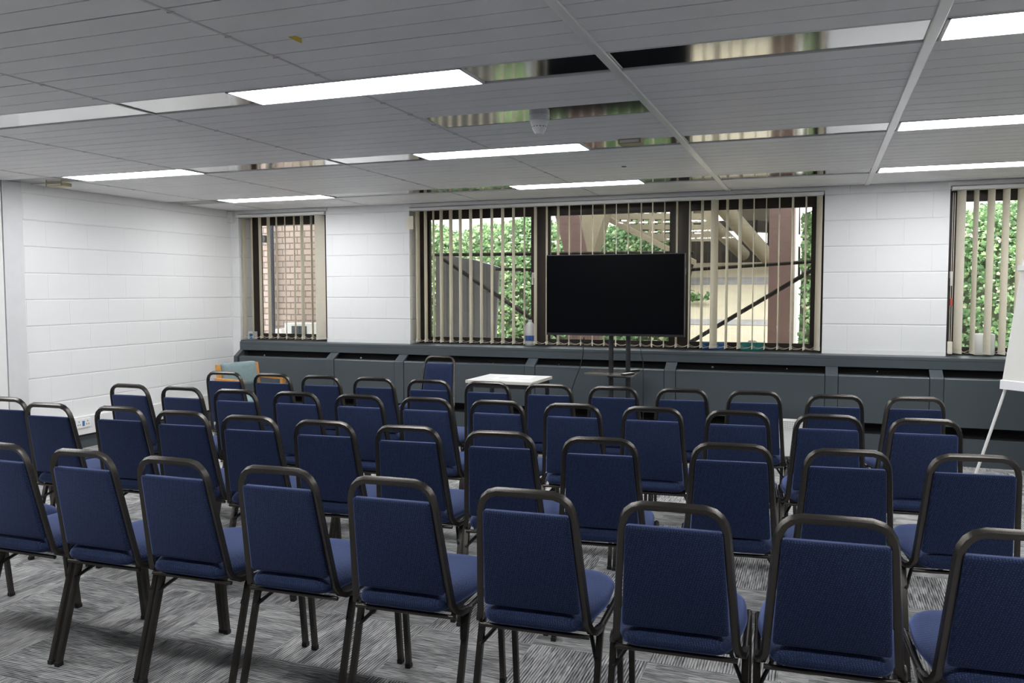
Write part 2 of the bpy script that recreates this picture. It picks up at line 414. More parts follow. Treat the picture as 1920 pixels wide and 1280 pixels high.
for xb in (-6.098, -4.765, -3.407, -2.115, 1.66, 2.95, 4.24):
    bm = B(); y = YB+.01
    for ri, (y0, y1) in enumerate(ROWS):
        if any(a < xb < b for a, b in LX[ri]):
            box(bm, xb-.006, xb+.006, y, y0-.006, ZC-.003, ZC+.001); y = y1+.008
    box(bm, xb-.006, xb+.006, y, D-.016, ZC-.003, ZC+.001)
    yy = YB+.3                                             # pale clips where planks meet the bar
    while yy < D-.2:
        if not any(y0-.05 < yy < y1+.05 for y0, y1 in ROWS): box(bm, xb-.013, xb+.013, yy-.005, yy+.005, ZC-.005, ZC+.0005)
        yy += .1485*2
    struct('trim_%d' % n_t, bm, M_bar2); n_t += 1
p = atz(1009, 216, ZC)
t = thing('smoke_detector', 'white domed smoke detector hanging from the polished ceiling strip', 'smoke detector', (p.x, p.y+.02, ZC))
obj('base', cyl(B(), (0, 0, -.028), .056, .03, 28, .058), M_plastic, t, True)
bm = cyl(B(), (0, 0, -.075), .036, .047, 28, .052); cyl(bm, (0, 0, -.098), .022, .024, 28, .036)
obj('dome', bm, M_plastic, t, True)
bm = B()
for k in range(14):
    a = 2*PI*k/14; box(bm, -.004, .004, -.0415, -.036, -.062, -.052, M=Matrix.Rotation(a, 4, 'Z'))
obj('vent', bm, M_under, t)
for (px, py, w, lab) in ((1183, 262, .075, 'small amber-tinted sensor box beside the middle ceiling light'), (110, 344, .10, 'small amber-tinted sensor box on the ceiling by the block wall')):
    q = atz(px, py, ZC)
    t = thing('ceiling_sensor', lab, 'sensor', (q.x, q.y, ZC))
    obj('body', abox(-w, w, -.05, .05, -.030, .004, bev=.004), M_amber, t); obj('lens', abox(-w*.8, w*.8, -.052, -.046, -.024, -.008), M_lframe, t)
q = atz(557, 72, ZC)
tag(obj('ceiling_sticker', slab(B(), [(q.x-.018, q.y-.03, ZC-.001), (q.x+.016, q.y-.03, ZC-.001), (q.x+.016, q.y+.005, ZC-.001), (q.x+.006, q.y+.022, ZC-.012), (q.x-.014, q.y+.03, ZC-.003)], (0, 0, -.0012)), M_yellow), 'small yellow tag hanging from a ceiling plank joint', 'sticker')
q = atz(1170, 312, ZC)
tag(obj('ceiling_grommet', cyl(B(), (q.x, q.y, ZC-.003), .02, .004, 16), M_under), 'small dark round grommet in the ceiling planks', 'grommet')

# ------------------------------------------------------------------ windows
YF = D+.235                        # room face of the frames
def xat(px, py=500, Y=None): return at(px, py, YF if Y is None else Y).x
def window(name, x0, x1, posts, z0=ZS-.005, z1=ZH):
    # posts: list of (xa, xb) dark uprights; glass between
    w = bpy.data.objects.new(name, None); C.objects.link(w); w['kind'] = 'structure'
    f = B(); zb, zt = z0+.058, z1-.10
    box(f, x0, x1, YF, YF+.07, z0, zb); box(f, x0, x1, YF, YF+.07, zt, z1)
    for a, b in posts: box(f, a, b, YF-.004, YF+.074, z0, z1)
    obj('frame', f, M_brown, w)
    for (a, b), (c, d) in zip(posts, posts[1:]):
        s = B(); e = .018
        box(s, b, b+e, YF+.012, YF+.05, zb, zt); box(s, c-e, c, YF+.012, YF+.05, zb, zt)
        box(s, b+e, c-e, YF+.012, YF+.05, zb, zb+e); box(s, b+e, c-e, YF+.012, YF+.05, zt-e, zt)
        sh = obj('sash', s, M_brown, w)
        obj('pane', abox(b+e-.004, c-e+.004, YF+.028, YF+.034, zb+e-.004, zt-e+.004), M_glass, sh)
    return w
w1 = window('window_1', -6.557, -5.341, [(-6.557, xat(486)), (xat(610)-.02, -5.341)])
w2 = window('window_2', -4.272, .014, [(-4.272, xat(803)), (xat(998), xat(1028)), (xat(1258), xat(1291)), (xat(1524), .014)])
w3 = window('window_3', 1.048, 2.75, [(1.048, xat(1800)), (1.86, 1.95), (2.69, 2.75)])
def handle(px, py, w, lab):
    q = at(px, py, YF)
    h = obj('handle', abox(q.x-.012, q.x+.012, YF-.016, YF-.004, q.z-.03, q.z+.03, bev=.003), M_plastic, w)
    box_ = B(); box(box_, q.x-.009, q.x+.009, YF-.034, YF-.020, q.z-.10, q.z+.012, bev=.003)
    obj('lever', box_, M_plastic, h)
handle(1000, 516, w2, 0); handle(1284, 508, w2, 0); handle(1783, 515, w3, 0)

# sill board
bm = B(); box(bm, -6.395, XR-.02, 8.05, D+.002, ZS-.03, ZS, bev=.004)
for a, b in OP: box(bm, a+.002, b-.002, D, YF+.02, ZS-.03, ZS-.0005)
box(bm, -6.395, XR-.02, 8.052, 8.075, .82, ZS-.02)
struct('windowsill', bm, M_teal)

# ------------------------------------------------------------------ vertical blinds
VW = .127
def vane(px0, px1, Y, z0, z1, pymid=500, flip=False):
    pc = (px0+px1)/2; v = at(pc, pymid, Y); c = Vector((v.x, v.y))
    want = px1-px0; best = None
    for d in range(10, 171):
        th = math.radians(d); h = Vector((math.cos(th), math.sin(th)))*(VW/2)
        pr = []
        for s in (-1, 1):
            p = Vector((c.x+s*h.x, c.y+s*h.y, 0)); pr.append(F*(p.dot(Vector((_r.x, _r.y, 0))))/(p.dot(Vector((_f.x, _f.y, 0)))))
        wpx = abs(pr[1]-pr[0]); cost = abs(wpx-want)+.012*abs(d-90)+(3 if flip and d < 90 else 0)
        if best is None or cost < best[0]: best = (cost, th)
    return c, best[1]
def vane_mesh(th, z0, z1):
    bm = B(); n = 6; L = []
    for s in range(n+1):
        t = s/n*2-1; bow = .0045*(1-t*t)
        L.append((t*VW/2, bow))
    for th0, zz0, zz1 in ((.0007, z0+.035, z1), (.0032, z0, z0+.034)):
        a = []
        for (u, v) in L: a.append((u, v+th0))
        for (u, v) in L[::-1]: a.append((u, v-th0))
        vs0 = [bm.verts.new((p[0], p[1], zz0)) for p in a]; vs1 = [bm.verts.new((p[0], p[1], zz1)) for p in a]
        k = len(a); bm.faces.new(vs0[::-1]); bm.faces.new(vs1)
        for i in range(k): bm.faces.new((vs0[i], vs0[(i+1) % k], vs1[(i+1) % k], vs1[i]))
    bmesh.ops.rotate(bm, cent=(0, 0, 0), matrix=Matrix.Rotation(th, 3, 'Z'), verts=bm.verts)
    return bm
def blind(label, x0, x1, vanes, flip=False):
    Yb = D+.048
    b = thing('vertical_blind', label, 'blind', (x0, Yb, ZS), 0)
    z0, z1 = .022, 2.386-ZS
    r = B(); box(r, 0, x1-x0, -.082, -.030, 2.383-ZS, 2.413-ZS, bev=.003); box(r, 0.005, x1-x0-.005, -.03, .03, 2.385-ZS, 2.41-ZS)
    obj('headrail', r, M_white, b)
    cs = []
    for (p0, p1) in vanes:
        c, th = vane(p0, p1, Yb, z0, z1, flip=flip)
        o = obj('louvre', vane_mesh(th, z0, z1), M_blind, b, True, 50); o.location = (c.x-x0, c.y-Yb, 0)
        cs.append((c.x-x0, th))
    for s in (-1, 1):
        ch = B()
        for (a, ta), (c, tc) in zip(cs, cs[1:]):
            pa = Vector((a+s*math.cos(ta)*VW*.46, s*math.sin(ta)*VW*.46, z0+.03)); pb = Vector((c+s*math.cos(tc)*VW*.46, s*math.sin(tc)*VW*.46, z0+.03))
            pts = [pa.lerp(pb, t/6)+Vector((0, 0, -.022*(1-(t/3-1)**2))) for t in range(7)]
            tube(ch, pts, .0016, 5)
        obj('bead_chain', ch, M_blind, b)
    return b
V1 = [(456, 462), (471.5, 474.5), (486, 491), (501.6, 507.5), (518, 521), (534.5, 536.5), (551, 554), (564, 570), (583, 586.7), (591, 610)]
V2 = [(780, 787.5), (795.6, 801.4), (811.4, 815.2), (824.7, 830.8), (842.3, 849), (860.6, 866.3), (880, 885.6), (900, 905), (920, 925), (939.8, 945.5), (960.4, 965.5), (981.8, 984.7), (1001.4, 1006.8),
      (1023.6, 1027), (1044.4, 1048.7), (1066, 1068.7), (1088.8, 1090), (1110.5, 1111.8), (1132, 1134.4), (1154.7, 1155.8), (1177, 1178.7), (1200.8, 1203), (1222, 1223.8), (1244.8, 1246.5), (1267, 1270.5),
      (1291, 1293.8), (1313.5, 1318.4), (1332, 1346), (1360.4, 1365), (1383.5, 1390.3), (1411.5, 1413.4), (1434.8, 1436.5), (1458.6, 1461.3), (1483, 1487), (1508, 1511.4), (1529, 1540)]
V3 = [(1791, 1807.5), (1822, 1832), (1848, 1862), (1876, 1890), (1903.6, 1919), (1931, 1945), (1959, 1973), (1987, 2001)]
blind('cream vertical blind on the narrow window beside the block wall', -6.545, -5.345, V1)
blind('wide cream vertical blind with open louvres behind the television', -4.262, .006, V2)
b3 = blind('cream vertical blind on the window behind the flip chart', 1.06, 2.74, V3, True)
# cords of the third blind
q = at(1781, 560, D+.03)
cd = B(); tube(cd, [(q.x-1.06, -.045, 1.44), (q.x-1.06, -.045, .12)], .002, 6); tube(cd, [(q.x-1.045, -.045, 1.44), (q.x-1.045, -.045, .12)], .002, 6)
cdo = obj('cord', cd, M_blind, b3)
obj('cord_weight', abox(q.x-1.072, q.x-1.034, -.06, -.03, .02, .13, bev=.004), M_blind, cdo)
z_ = at(1779, 566, D+.03).z-ZS
obj('cord_tag', abox(q.x-1.062, q.x-1.045, -.052, -.040, z_-.03, z_+.03, bev=.002), M_red, cdo)

# ------------------------------------------------------------------ radiator casing under the windows
rc = thing('radiator_casing', 'long slate grey radiator casing running under the windows', 'radiator casing', (0, 7.95, 0))
X0, X1 = -6.37, XR-.02
joints = [-6.33, -5.107, -4.242, -2.754, -1.34, .101, .946, 2.4, 3.85, 5.15]
for a, b in zip(joints, joints[1:]):
    e0 = .0575 if a > -6.3 else .004; e1 = .0575 if b < 5.1 else .004
    bm = slab(B(), [(a+e0, 0, .335), (a+e0, 0, .744), (a+e0, .006, .752), (a+e0, .05, .758), (a+e0, .05, .74), (a+e0, .02, .735), (a+e0, .02, .335)], (b-e1-a-e0, 0, 0))
    obj('panel', bm, M_teal, rc)
for j in joints[1:-1]:
    w = .052
    bm = slab(B(), [(j-w, -.006, .30), (j-w, -.006, .745), (j-w, .0, .757), (j-w, .115, .822), (j-w, .135, .822), (j-w, .03, .745), (j-w, .03, .30)], (2*w, 0, 0))
    obj('cover_strip', bm, M_teal, rc)
obj('plinth', abox(X0, X1, .0, .025, 0, .238), M_teal, rc)
bm = B(); box(bm, X0, X1, .20, .23, .0, .82); box(bm, X0, X1, .03, .23, .24, .25)
for j in joints[1:-1]: box(bm, j-.0575, j+.0575, .012, .02, .335, .735)
obj('backing', bm, M_black, rc)
bm = slab(B(), [(X0-.03, -.004, .0), (X0-.03, -.004, .753), (X0-.03, .10, .822), (X0-.03, .32, .822), (X0-.03, .32, 0)], (.05, 0, 0))
obj('end_panel', bm, M_teal, rc)
for (px, py) in ((496, 666), (677, 671), (577, 669), (925, 680), (1048, 683), (1336, 688), (1475, 691), (1645, 696)):
    q = at(px, py, 8.10); r = .011 if px in (496, 677, 1336) else .006
    obj('bolt', cyl(B(), (q.x, q.y-7.95, q.z), r, .05, 10, axis='y'), M_chrome, rc, True)

# skirting / trunking along the block wall
struct('baseboard_left', abox(XL, XL+.02, YB, D, 0, .115), M_teal)
dt = thing('dado_trunking', 'white cable trunking box along the foot of the block wall', 'trunking', (XL, 6.4, 0))
bm = B(); box(bm, 0, .05, -1.0, 1.42, .135, .31, bev=.004)
obj('body', bm, M_white, dt)
obj('shadow_gap', abox(0, .044, -1.0, 1.42, .117, .134), M_black, dt)
q = atx(155, 793, XL+.05)
sk = thing('wall_socket', 'white double socket with blue sticker on the wall trunking', 'socket', (XL+.05, q.y, q.z))
obj('plate', abox(0, .010, -.085, .085, -.045, .045, bev=.003), M_plastic, sk)
bm = B()
for s in (-.05, .05):
    for dy, dz in ((0, .018), (-.012, -.012), (.012, -.012)): box(bm, .0095, .0112, s+dy-.004, s+dy+.004, dz-.005, dz+.005)
obj('pin_hole', bm, M_under, sk); obj('sticker', abox(.0095, .0115, -.012, .014, -.028, .022), M_blue, sk)
q = atx(429, 405, XL)
ps = thing('motion_sensor', 'small white motion sensor in the corner under the ceiling', 'sensor', (XL+.03, D-.03, 2.40))
obj('body', abox(-.03, .04, -.035, .028, -.075, .06, bev=.008), M_plastic, ps); obj('lens', abox(-.012, .028, -.042, -.030, -.06, -.02, bev=.006), M_lframe, ps)
obj('cable', tube(B(), [(-.02, .02, -.07), (-.02, .022, -.8), (-.021, .022, -1.45)], .004, 6), M_white, ps)

# ------------------------------------------------------------------ the stacking chair
LEGX = .200
def make_chair():
    t = thing('stacking_chair', 'x', 'chair')
    H, ZB, YBT = .889, .443, .094            # top bar centre, bottom of back tubes, their forward offset
    def lean(z): return YBT*(H-z)/(H-ZB)
    # back frame: one bent tube
    pts = []
    def side(s):
        P = [Vector((s*.1995, .175, .426)), Vector((s*.194, .125, .430)), Vector((s*.186, .103, .440))]
        P += [Vector((s*(.180-.003), lean(.47), .47)), Vector((s*.152, lean(.80), .80))]
        return P
    top = [Vector((s_x, lean(z), z)) for s_x, z in ((-.1495, .822), (-.144, .845), (-.133, .865), (-.115, .880), (-.090, .888), (0, .889), (.090, .888), (.115, .880), (.133, .865), (.144, .845), (.1495, .822))]
    path = side(-1)+top+side(1)[::-1]
    obj('back_frame', tube(B(), path, .0108, 12, .72), M_gun, t, True, 35)
    # backrest pad
    z0, z1 = .500, .826
    out = rounded([(-.158, z0), (.158, z0), (.139, z1), (-.139, z1)], .012, 4)
    th = math.atan2(YBT, H-ZB)
    Mx = Matrix(((1, 0, 0, 0), (0, -math.tan(th), 1, lean(0)), (0, 1, 0, 0), (0, 0, 0, 1)))
    rings = [(.010, -.017), (.003, -.0145), (0, -.009), (.0015, -.001), (0, .008), (.004, .016), (.016, .022), (.05, .027), (.09, .029)]
    obj('backrest', cushion(B(), out, rings, Mx), M_fab, t, True, 50)
    # seat
    out = rounded([(-.150, .060), (.150, .060), (.1735, .125), (.203, .30), (.186, .548), (-.186, .548), (-.203, .30), (-.1735, .125)], [.035, .035, .03, .06, .10, .10, .06, .03], 5)
    rings = [(.034, .4395), (.016, .4415), (.004, .449), (0, .460), (.003, .471), (.013, .483), (.028, .493), (.05, .500), (.085, .504), (.13, .506)]
    obj('seat', cushion(B(), out, rings, Matrix.Identity(4)), M_fab, t, True, 50)
    # under-frame: rails, tray, crossbars
    for s in (-1, 1): obj('seat_rail', tube(B(), [(s*LEGX, .175, .424), (s*LEGX, .49, .424)], .0105, 8, .5), M_gun, t, True, 60)
    obj('tray', abox(-.165, .165, .15, .50, .415, .441, bev=.003), M_under, t)
    obj('crossbar', tube(B(), [(-.181, .096, .4225), (.181, .096, .4225)], .0075, 8, .4), M_gun, t, True, 60)
    bm = B(); tube(bm, [(-.195, .40, .412), (.195, .40, .412)], .007, 6)
    for s in (-1, 1): tube(bm, [(s*.196, .135, .335), (s*.13, .30, .412)], .007, 6)
    obj('brace', bm, M_under, t, True)
    for s in (-1, 1):
        for kind in ('rear', 'front'):
            if kind == 'rear': P = [(s*LEGX, .200, .424), (s*LEGX, .182, .415), (s*LEGX, .168, .396), (s*(LEGX), .049, .012)]
            else: P = [(s*LEGX, .475, .424), (s*LEGX, .496, .414), (s*LEGX, .505, .395), (s*(LEGX), .546, .012)]
            l = obj('leg', tube(B(), P, .0108, 12, .72), M_gun, t, True, 35)
            y = P[-1][1]
            obj('glide', abox(s*LEGX-.0112, s*LEGX+.0112, y-.0135, y+.0135, 0, .018, bev=.002), M_glide, l)
    return t
proto = make_chair()
first = [True]
ORD = ['first', 'second', 'third', 'fourth', 'fifth', 'sixth', 'seventh', 'eighth', 'ninth', 'tenth', 'eleventh', 'twelfth']
def place(x, y, deg, label, group):
    o = proto if first[0] else copy_tree(proto); first[0] = False
    o.location = (x, y, 0); o.rotation_euler = (0, 0, math.radians(deg)); o['label'] = label
    if group: o['group'] = group
    elif 'group' in o: del o['group']
    return o
R1 = [(-3.54, 2.39), (-3.095, 2.39), (-2.65, 2.387), (-2.215, 2.387), (-1.757, 2.385), (-1.303, 2.37), (-.837, 2.367), (-.384, 2.355), (.05, 2.367), (.497, 2.385)]
R2 = [(-4.40, 3.45), (-3.941, 3.345), (-3.46, 3.37), (-3.019, 3.352), (-2.629, 3.333), (-2.181, 3.327), (-1.739, 3.326), (-1.296, 3.33), (-.849, 3.325), (-.322, 3.375), (.108, 3.397), (.546, 3.443)]
R3 = [(-4.198, 4.22), (-3.794, 4.22), (-3.4, 4.205), (-2.971, 4.225), (-2.56, 4.234), (-2.119, 4.246), (-1.678, 4.264), (-1.238, 4.28), (-.824, 4.30), (-.379, 4.312), (.04, 4.322), (.476, 4.335)]
R4 = [(-4.21, 5.126), (-3.804, 5.132), (-3.371, 5.12), (-2.936, 5.126), (-2.522, 5.125), (-2.082, 5.134), (-1.654, 5.142), (-1.236, 5.152), (-.797, 5.176), (-.367, 5.20), (.088, 5.17), (.518, 5.22)]
def relax(R, gap=.4288):
    X = [list(p) for p in R]
    for _ in range(200):
        for a, b in zip(X, X[1:]):
            d = b[0]-a[0]
            if d < gap: a[0] -= (gap-d)*.25; b[0] += (gap-d)*.25
    return X
rows = [(R1, (0, 3.5), 'rearmost row', 'chairs in the rearmost row'), (R2, (3, 7), 'second row from the rear', 'chairs in the second row from the rear'),
        (R3, (1.5, 5), 'second row from the television', 'chairs in the second row from the television'), (R4, (3, 7), 'row closest to the television', 'chairs in the row closest to the television')]
for R, (a0, a1), nm, g in rows:
    X = relax(R)
    for i, (x, y) in enumerate(X):
        deg = a0+(a1-a0)*i/(len(X)-1)
        if R is R4 and i >= 10: deg = (8, 9)[i-10]
        if R is R2 and i == 0: deg = 5
        place(x, y, deg, 'navy padded stacking chair, %s, %s from the block wall end' % (nm, ORD[i]), g)
place(-3.36, 7.12, 179, 'navy padded stacking chair facing the rows, beside the small white table', None)

# ------------------------------------------------------------------ television on its stand
tv = thing('television', 'large black flat screen television mounted on the twin pole stand', 'television', (0, 7.40, 0))
a = at(1024.5, 478, 7.40); b = at(1283, 630, 7.40); za, zb = 1.836, 1.096
bm = B(); box(bm, a.x, b.x, 0, .045, zb, za, bev=.004); box(bm, a.x+.2, b.x-.2, .045, .075, zb+.12, za-.12, bev=.01)
obj('housing', bm, M_tvb, tv)
obj('screen', abox(a.x+.008, b.x-.008, -.002, .004, zb+.022, za-.008), M_tv, tv)
obj('lower_trim', abox(a.x+.01, b.x-.01, -.004, .004, zb+.002, zb+.012), M_pole, tv)
st = thing('television_stand', 'black twin pole television stand with a small dark shelf', 'stand', (0, 7.53, 0))
xa, xb = at(1144.5, 655, 7.5).x, at(1176.5, 655, 7.5).x
for xx in (xa, xb): obj('pole', tube(B(), [(xx, 0, .03), (xx, 0, 1.75)], .022, 16, .0), M_pole, st, True)
bm = B(); box(bm, xa-.14, xb+.14, -.018, -.006, 1.18, 1.23); box(bm, xa-.14, xb+.14, -.018, -.006, 1.66, 1.71); box(bm, xa-.03, xa+.03, -.03, -.01, 1.12, 1.75); box(bm, xb-.03, xb+.03, -.03, -.01, 1.12, 1.75)
obj('bracket', bm, M_pole, st)
zs = .752
P = [atz(1095, 699, zs), atz(1112, 693, zs), atz(1205, 694, zs), atz(1187, 705, zs)]
P[1].y -= .0; 
obj('shelf', slab(B(), [(p.x, p.y-7.53, zs-.012) for p in P], (0, 0, .012)), M_shelf, st)
obj('clamp', abox(xa-.03, xb+.03, -.03, .03, zs-.045, zs-.013, bev=.004), M_pole, st)
bm = B(); box(bm, xa-.32, xb+.32, -.05, .05, .0, .04, bev=.006); box(bm, xa-.32, xa-.25, -.36, .36, 0, .035, bev=.006); box(bm, xb+.25, xb+.32, -.36, .36, 0, .035, bev=.006)
obj('base', bm, M_pole, st)
for (px, py, r, lab) in ((1187, 694.5, 62, 'grey remote control on the stand shelf, the one behind the other'), (1177, 701, 66, 'grey remote control at the front edge of the stand shelf')):
    q = atz(px, py, zs+.01)
    rm = thing('remote_control', lab, 'remote control', (q.x, q.y, zs+.0005), math.radians(r-90), 'remote controls on the stand shelf')
    obj('body', abox(-.022, .022, -.075, .075, 0, .018, bev=.004), M_tvb, rm); obj('keypad', abox(-.018, .018, -.068, .068, .0175, .0195), M_top, rm)
c0 = at(1095, 632, 7.46); cb = [c0, at(1093, 665, 7.50), at(1087, 690, 7.56), at(1078, 712, 7.60), at(1072, 730, 7.62), Vector((at(1070, 760, 7.62).x, 7.62, .30)), Vector((-2.2, 7.66, .008))]
tag(obj('power_cable', tube(B(), cb, .0045, 6), M_under, None, True), 'thin black power cable hanging from the television to the floor', 'cable')
c0 = at(1194, 634, 7.46); cb = [c0, at(1201, 655, 7.50), at(1206, 680, 7.52), at(1206, 715, 7.53), Vector((at(1206, 760, 7.54).x, 7.54, .3)), Vector((-1.36, 7.58, .11)), Vector((-1.2, 7.62, .006))]
tag(obj('signal_cable', tube(B(), cb, .0035, 6), M_under, None, True), 'thin black cable hanging beside the right pole of the television stand', 'cable')

# ------------------------------------------------------------------ small table with papers
tt = thing('small_table', 'small pale topped table with black metal legs beside the television', 'table', (-2.595, 6.94, 0), math.radians(-.5))
hx, hy = .306, .281
obj('table_top', abox(-hx, hx, -hy, hy, .704, .730, bev=.002), M_top, tt)
bm = B(); box(bm, -hx-.001, hx+.001, -hy-.0015, -hy+.001, .705, .729); box(bm, hx-.001, hx+.0015, -hy, hy, .705, .729)
obj('edge_band', bm, M_edge, tt)
bm = B(); box(bm, -hx+.02, hx-.02, -hy+.02, -hy+.045, .665, .704); box(bm, -hx+.02, hx-.02, hy-.045, hy-.02, .665, .704); box(bm, -hx+.02, -hx+.045, -hy+.02, hy-.02, .665, .704); box(bm, hx-.045, hx-.02, -hy+.02, hy-.02, .665, .704)
obj('apron', bm, M_pole, tt)
for sx in (-1, 1):
    for sy in (-1, 1): obj('leg', abox(sx*(hx-.035)-.015, sx*(hx-.035)+.015, sy*(hy-.035)-.015, sy*(hy-.035)+.015, 0, .67), M_pole, tt)
for (px, py, r, lab) in ((978, 707.5, 8, 'white printed sheet of paper near the edge of the small table'), (952, 708, 3, 'white sheet of paper under another, mid table')):
    q = atz(px, py, .731)
    z0 = .7305 if r == 3 else .7312
    pp = thing('paper_sheet', lab, 'paper', (q.x, q.y, z0), math.radians(r), 'papers on the small table')
    obj('sheet', abox(-.105, .105, -.148, .148, 0, .0006), M_paper, pp)
    bm = B()
    for k in range(6): box(bm, -.08, .08-.03*(k % 3), .09-.03*k, .095-.03*k, .0006, .0009)
    obj('printing', bm, M_band, pp)

# ------------------------------------------------------------------ armchair in the corner
ac = thing('armchair', 'low wooden armchair with grey green upholstery in the corner', 'armchair', (-5.555, 7.20, 0), math.atan2(-.96, -.27))
for s in (-1, 1):
    obj('back_post', slab(B(), [(s*.235-.018, -.24, 0), (s*.235-.018, -.20, 0), (s*.235-.018, -.20, .42), (s*.235-.018, -.255, .74), (s*.235-.018, -.295, .74), (s*.235-.018, -.245, .42)], (.036, 0, 0)), M_wood, ac)
    obj('front_leg', abox(s*.265-.022, s*.265+.022, .12, .165, 0, .60, bev=.005), M_wood, ac)
    obj('armrest', abox(s*.265-.026, s*.265+.026, -.27, .18, .575, .607, bev=.006), M_wood, ac)
    obj('side_rail', abox(s*.25-.012, s*.25+.012, -.20, .14, .27, .34), M_wood, ac)
obj('front_rail', abox(-.24, .24, .14, .165, .27, .35, bev=.004), M_wood, ac)
out = rounded([(-.235, -.19), (.235, -.19), (.235, .20), (-.235, .20)], .04, 5)
obj('seat', cushion(B(), out, [(.01, .345), (0, .36), (0, .395), (.012, .413), (.04, .422), (.1, .426)], Matrix.Identity(4)), M_gfab, ac, True, 50)
out = rounded([(-.212, .51), (.212, .51), (.212, .755), (-.212, .755)], .03, 5)
th = .16
Mx = Matrix(((1, 0, 0, 0), (0, -th, 1, -.135), (0, 1, 0, 0), (0, 0, 0, 1)))
obj('backrest', cushion(B(), out, [(.012, -.035), (0, -.022), (0, .015), (.012, .03), (.04, .038)], Mx), M_gfab, ac, True, 50)

# ------------------------------------------------------------------ flip chart easel
base = Vector((1.224, 6.8, .813)); dn = Vector((-.72, -.69, 0)).normalized(); wv = Vector((-dn.y, dn.x, 0)); wv = Vector((.69, -.72, 0)).normalized()
up = (Vector((0, 0, 1)) - dn*.20).normalized(); nn = wv.cross(up); nn = nn if nn.dot(dn) > 0 else -nn
fc = thing('flip_chart', 'white flip chart easel with blank paper pad by the window', 'flip chart', (base.x, base.y, 0))
o0 = Vector((0, 0, base.z))
def FP(u, v, w=0): return o0+wv*u+up*v+nn*w
bm = B(); slab(bm, [FP(0, 0, 0), FP(.66, 0, 0), FP(.66, .93, 0), FP(0, .93, 0)], nn*-.018)
obj('board', bm, M_plastic, fc)
bm = B(); slab(bm, [FP(.012, .005, .002), FP(.648, .005, .002), FP(.648, .86, .002), FP(.012, .86, .002)], nn*.010)
obj('paper_pad', bm, M_pad, fc)
bm = B(); pts = [FP(.003, -.014, .013), FP(.003, -.016, .017), FP(.003, .045, .026), FP(.003, .052, .0135), FP(.003, .049, .0135), FP(.003, .043, .022)]
slab(bm, pts, wv*.65)
obj('curled_sheet', bm, M_paper, fc)
bm = B(); slab(bm, [FP(-.012, .845, 0), FP(.672, .845, 0), FP(.672, .885, 0), FP(-.012, .885, 0)], nn*.026)
obj('clamp_bar', bm, M_lframe, fc)
lp = [(FP(.02, -.01, -.02), Vector((1.037-1.224, 0, .005))), (FP(.64, -.01, -.02), Vector((.66, -.66, .005))), (FP(.33, .3, -.03), FP(.33, 0, 0)*1-nn*.75)]
lp[2][1].z = .005
for a, b in lp: obj('leg', tube(B(), [a, b], .011, 10), M_plastic, fc, True)

# ------------------------------------------------------------------ convector heater on the floor
hx0, hx1 = at(1395, 800, 7.72).x, at(1585, 800, 7.72).x
ht = thing('convector_heater', 'white electric convector heater with slotted grille in front of casing', 'heater', ((hx0+hx1)/2, 7.74, 0))
w = (hx1-hx0)/2
obj('body', abox(-w, w, -.04, .06, .04, .362, bev=.006), M_plastic, ht)
bm = B()
n = 40
for k in range(n+1):
    xx = -w+.02+(2*w-.04)*k/n; box(bm, xx-.0035, xx+.0035, -.048, -.040, .285, .355)
for zz in (.285, .302, .319, .337, .355): box(bm, -w+.016, w-.016, -.049, -.040, zz-.003, zz+.003)
obj('grille', bm, M_plastic, ht)
obj('grille_back', abox(-w+.018, w-.018, -.0415, -.0395, .286, .354), M_bar2, ht)
obj('knob', cyl(B(), (at(1471, 821, 7.7).x-(hx0+hx1)/2, -.052, .22), .008, .014, 14, axis='y'), M_lframe, ht, True)
for s in (-1, 1): obj('foot', abox(s*w*.75-.02, s*w*.75+.02, -.10, .12, 0, .045, bev=.004), M_plastic, ht)

# ------------------------------------------------------------------ things on the sill
def tissue(px0, px1, py, m, lab, h):
    a, b = at(px0, py, 8.458), at(px1, py, 8.458); hw = (b.x-a.x)/2
    t = thing('tissue_box', lab, 'tissue box', ((a.x+b.x)/2, 8.458, ZS), 0)
    obj('carton', abox(-hw, hw, -.045, .045, 0, h, bev=.003), m, t)
    obj('opening', cyl(B(), (0, 0, h), .035, .001, 20), M_paper, t)
    return t, h
tissue(1317, 1360, 650, M_blue, 'blue tissue box on the sill behind the television end', .068)
t, h = tissue(1389, 1432, 650, M_green, 'teal tissue box with a tissue sticking out, on the sill', .078)
bm = cushion(B(), rounded([(-.05, -.025), (.05, -.025), (.05, .025), (-.05, .025)], .02, 3), [(.0, 0), (.008, .008), (.012, .014), (.02, .019)], Matrix.Translation((0, 0, h)))
obj('tissue', bm, M_paper, t, True)
q = at(994, 625, 8.45)
bt = thing('milk_bottle', 'large milky plastic bottle with blue label on the sill', 'bottle', (q.x, 8.45, ZS))
bm = B(); prof = [(.052, 0), (.058, .01), (.058, .155), (.0565, .18), (.051, .205), (.039, .232), (.024, .25), (.018, .258)]
prev = None
for r, z in prof:
    ring = [bm.verts.new((r*math.cos(2*PI*k/24), r*math.sin(2*PI*k/24), z)) for k in range(24)]
    if prev:
        for k in range(24): bm.faces.new((prev[k], prev[(k+1) % 24], ring[(k+1) % 24], ring[k]))
    else: bm.faces.new(ring[::-1])
    prev = ring
bm.faces.new(prev)
obj('body', bm, M_milk, bt, True, 50); obj('cap', cyl(B(), (0, 0, .258), .020, .018, 20), M_milk, bt, True)
bm = cyl(B(), (0, 0, .05), .0592, .058, 28); obj('paper_label', bm, M_label, bt, True)
bm = tube(B(), [(.052, 0, .12), (.068, 0, .15), (.066, 0, .20), (.042, 0, .225)], .008, 8); obj('grip', bm, M_milk, bt, True)
q = at(1845, 640, YF-.05)
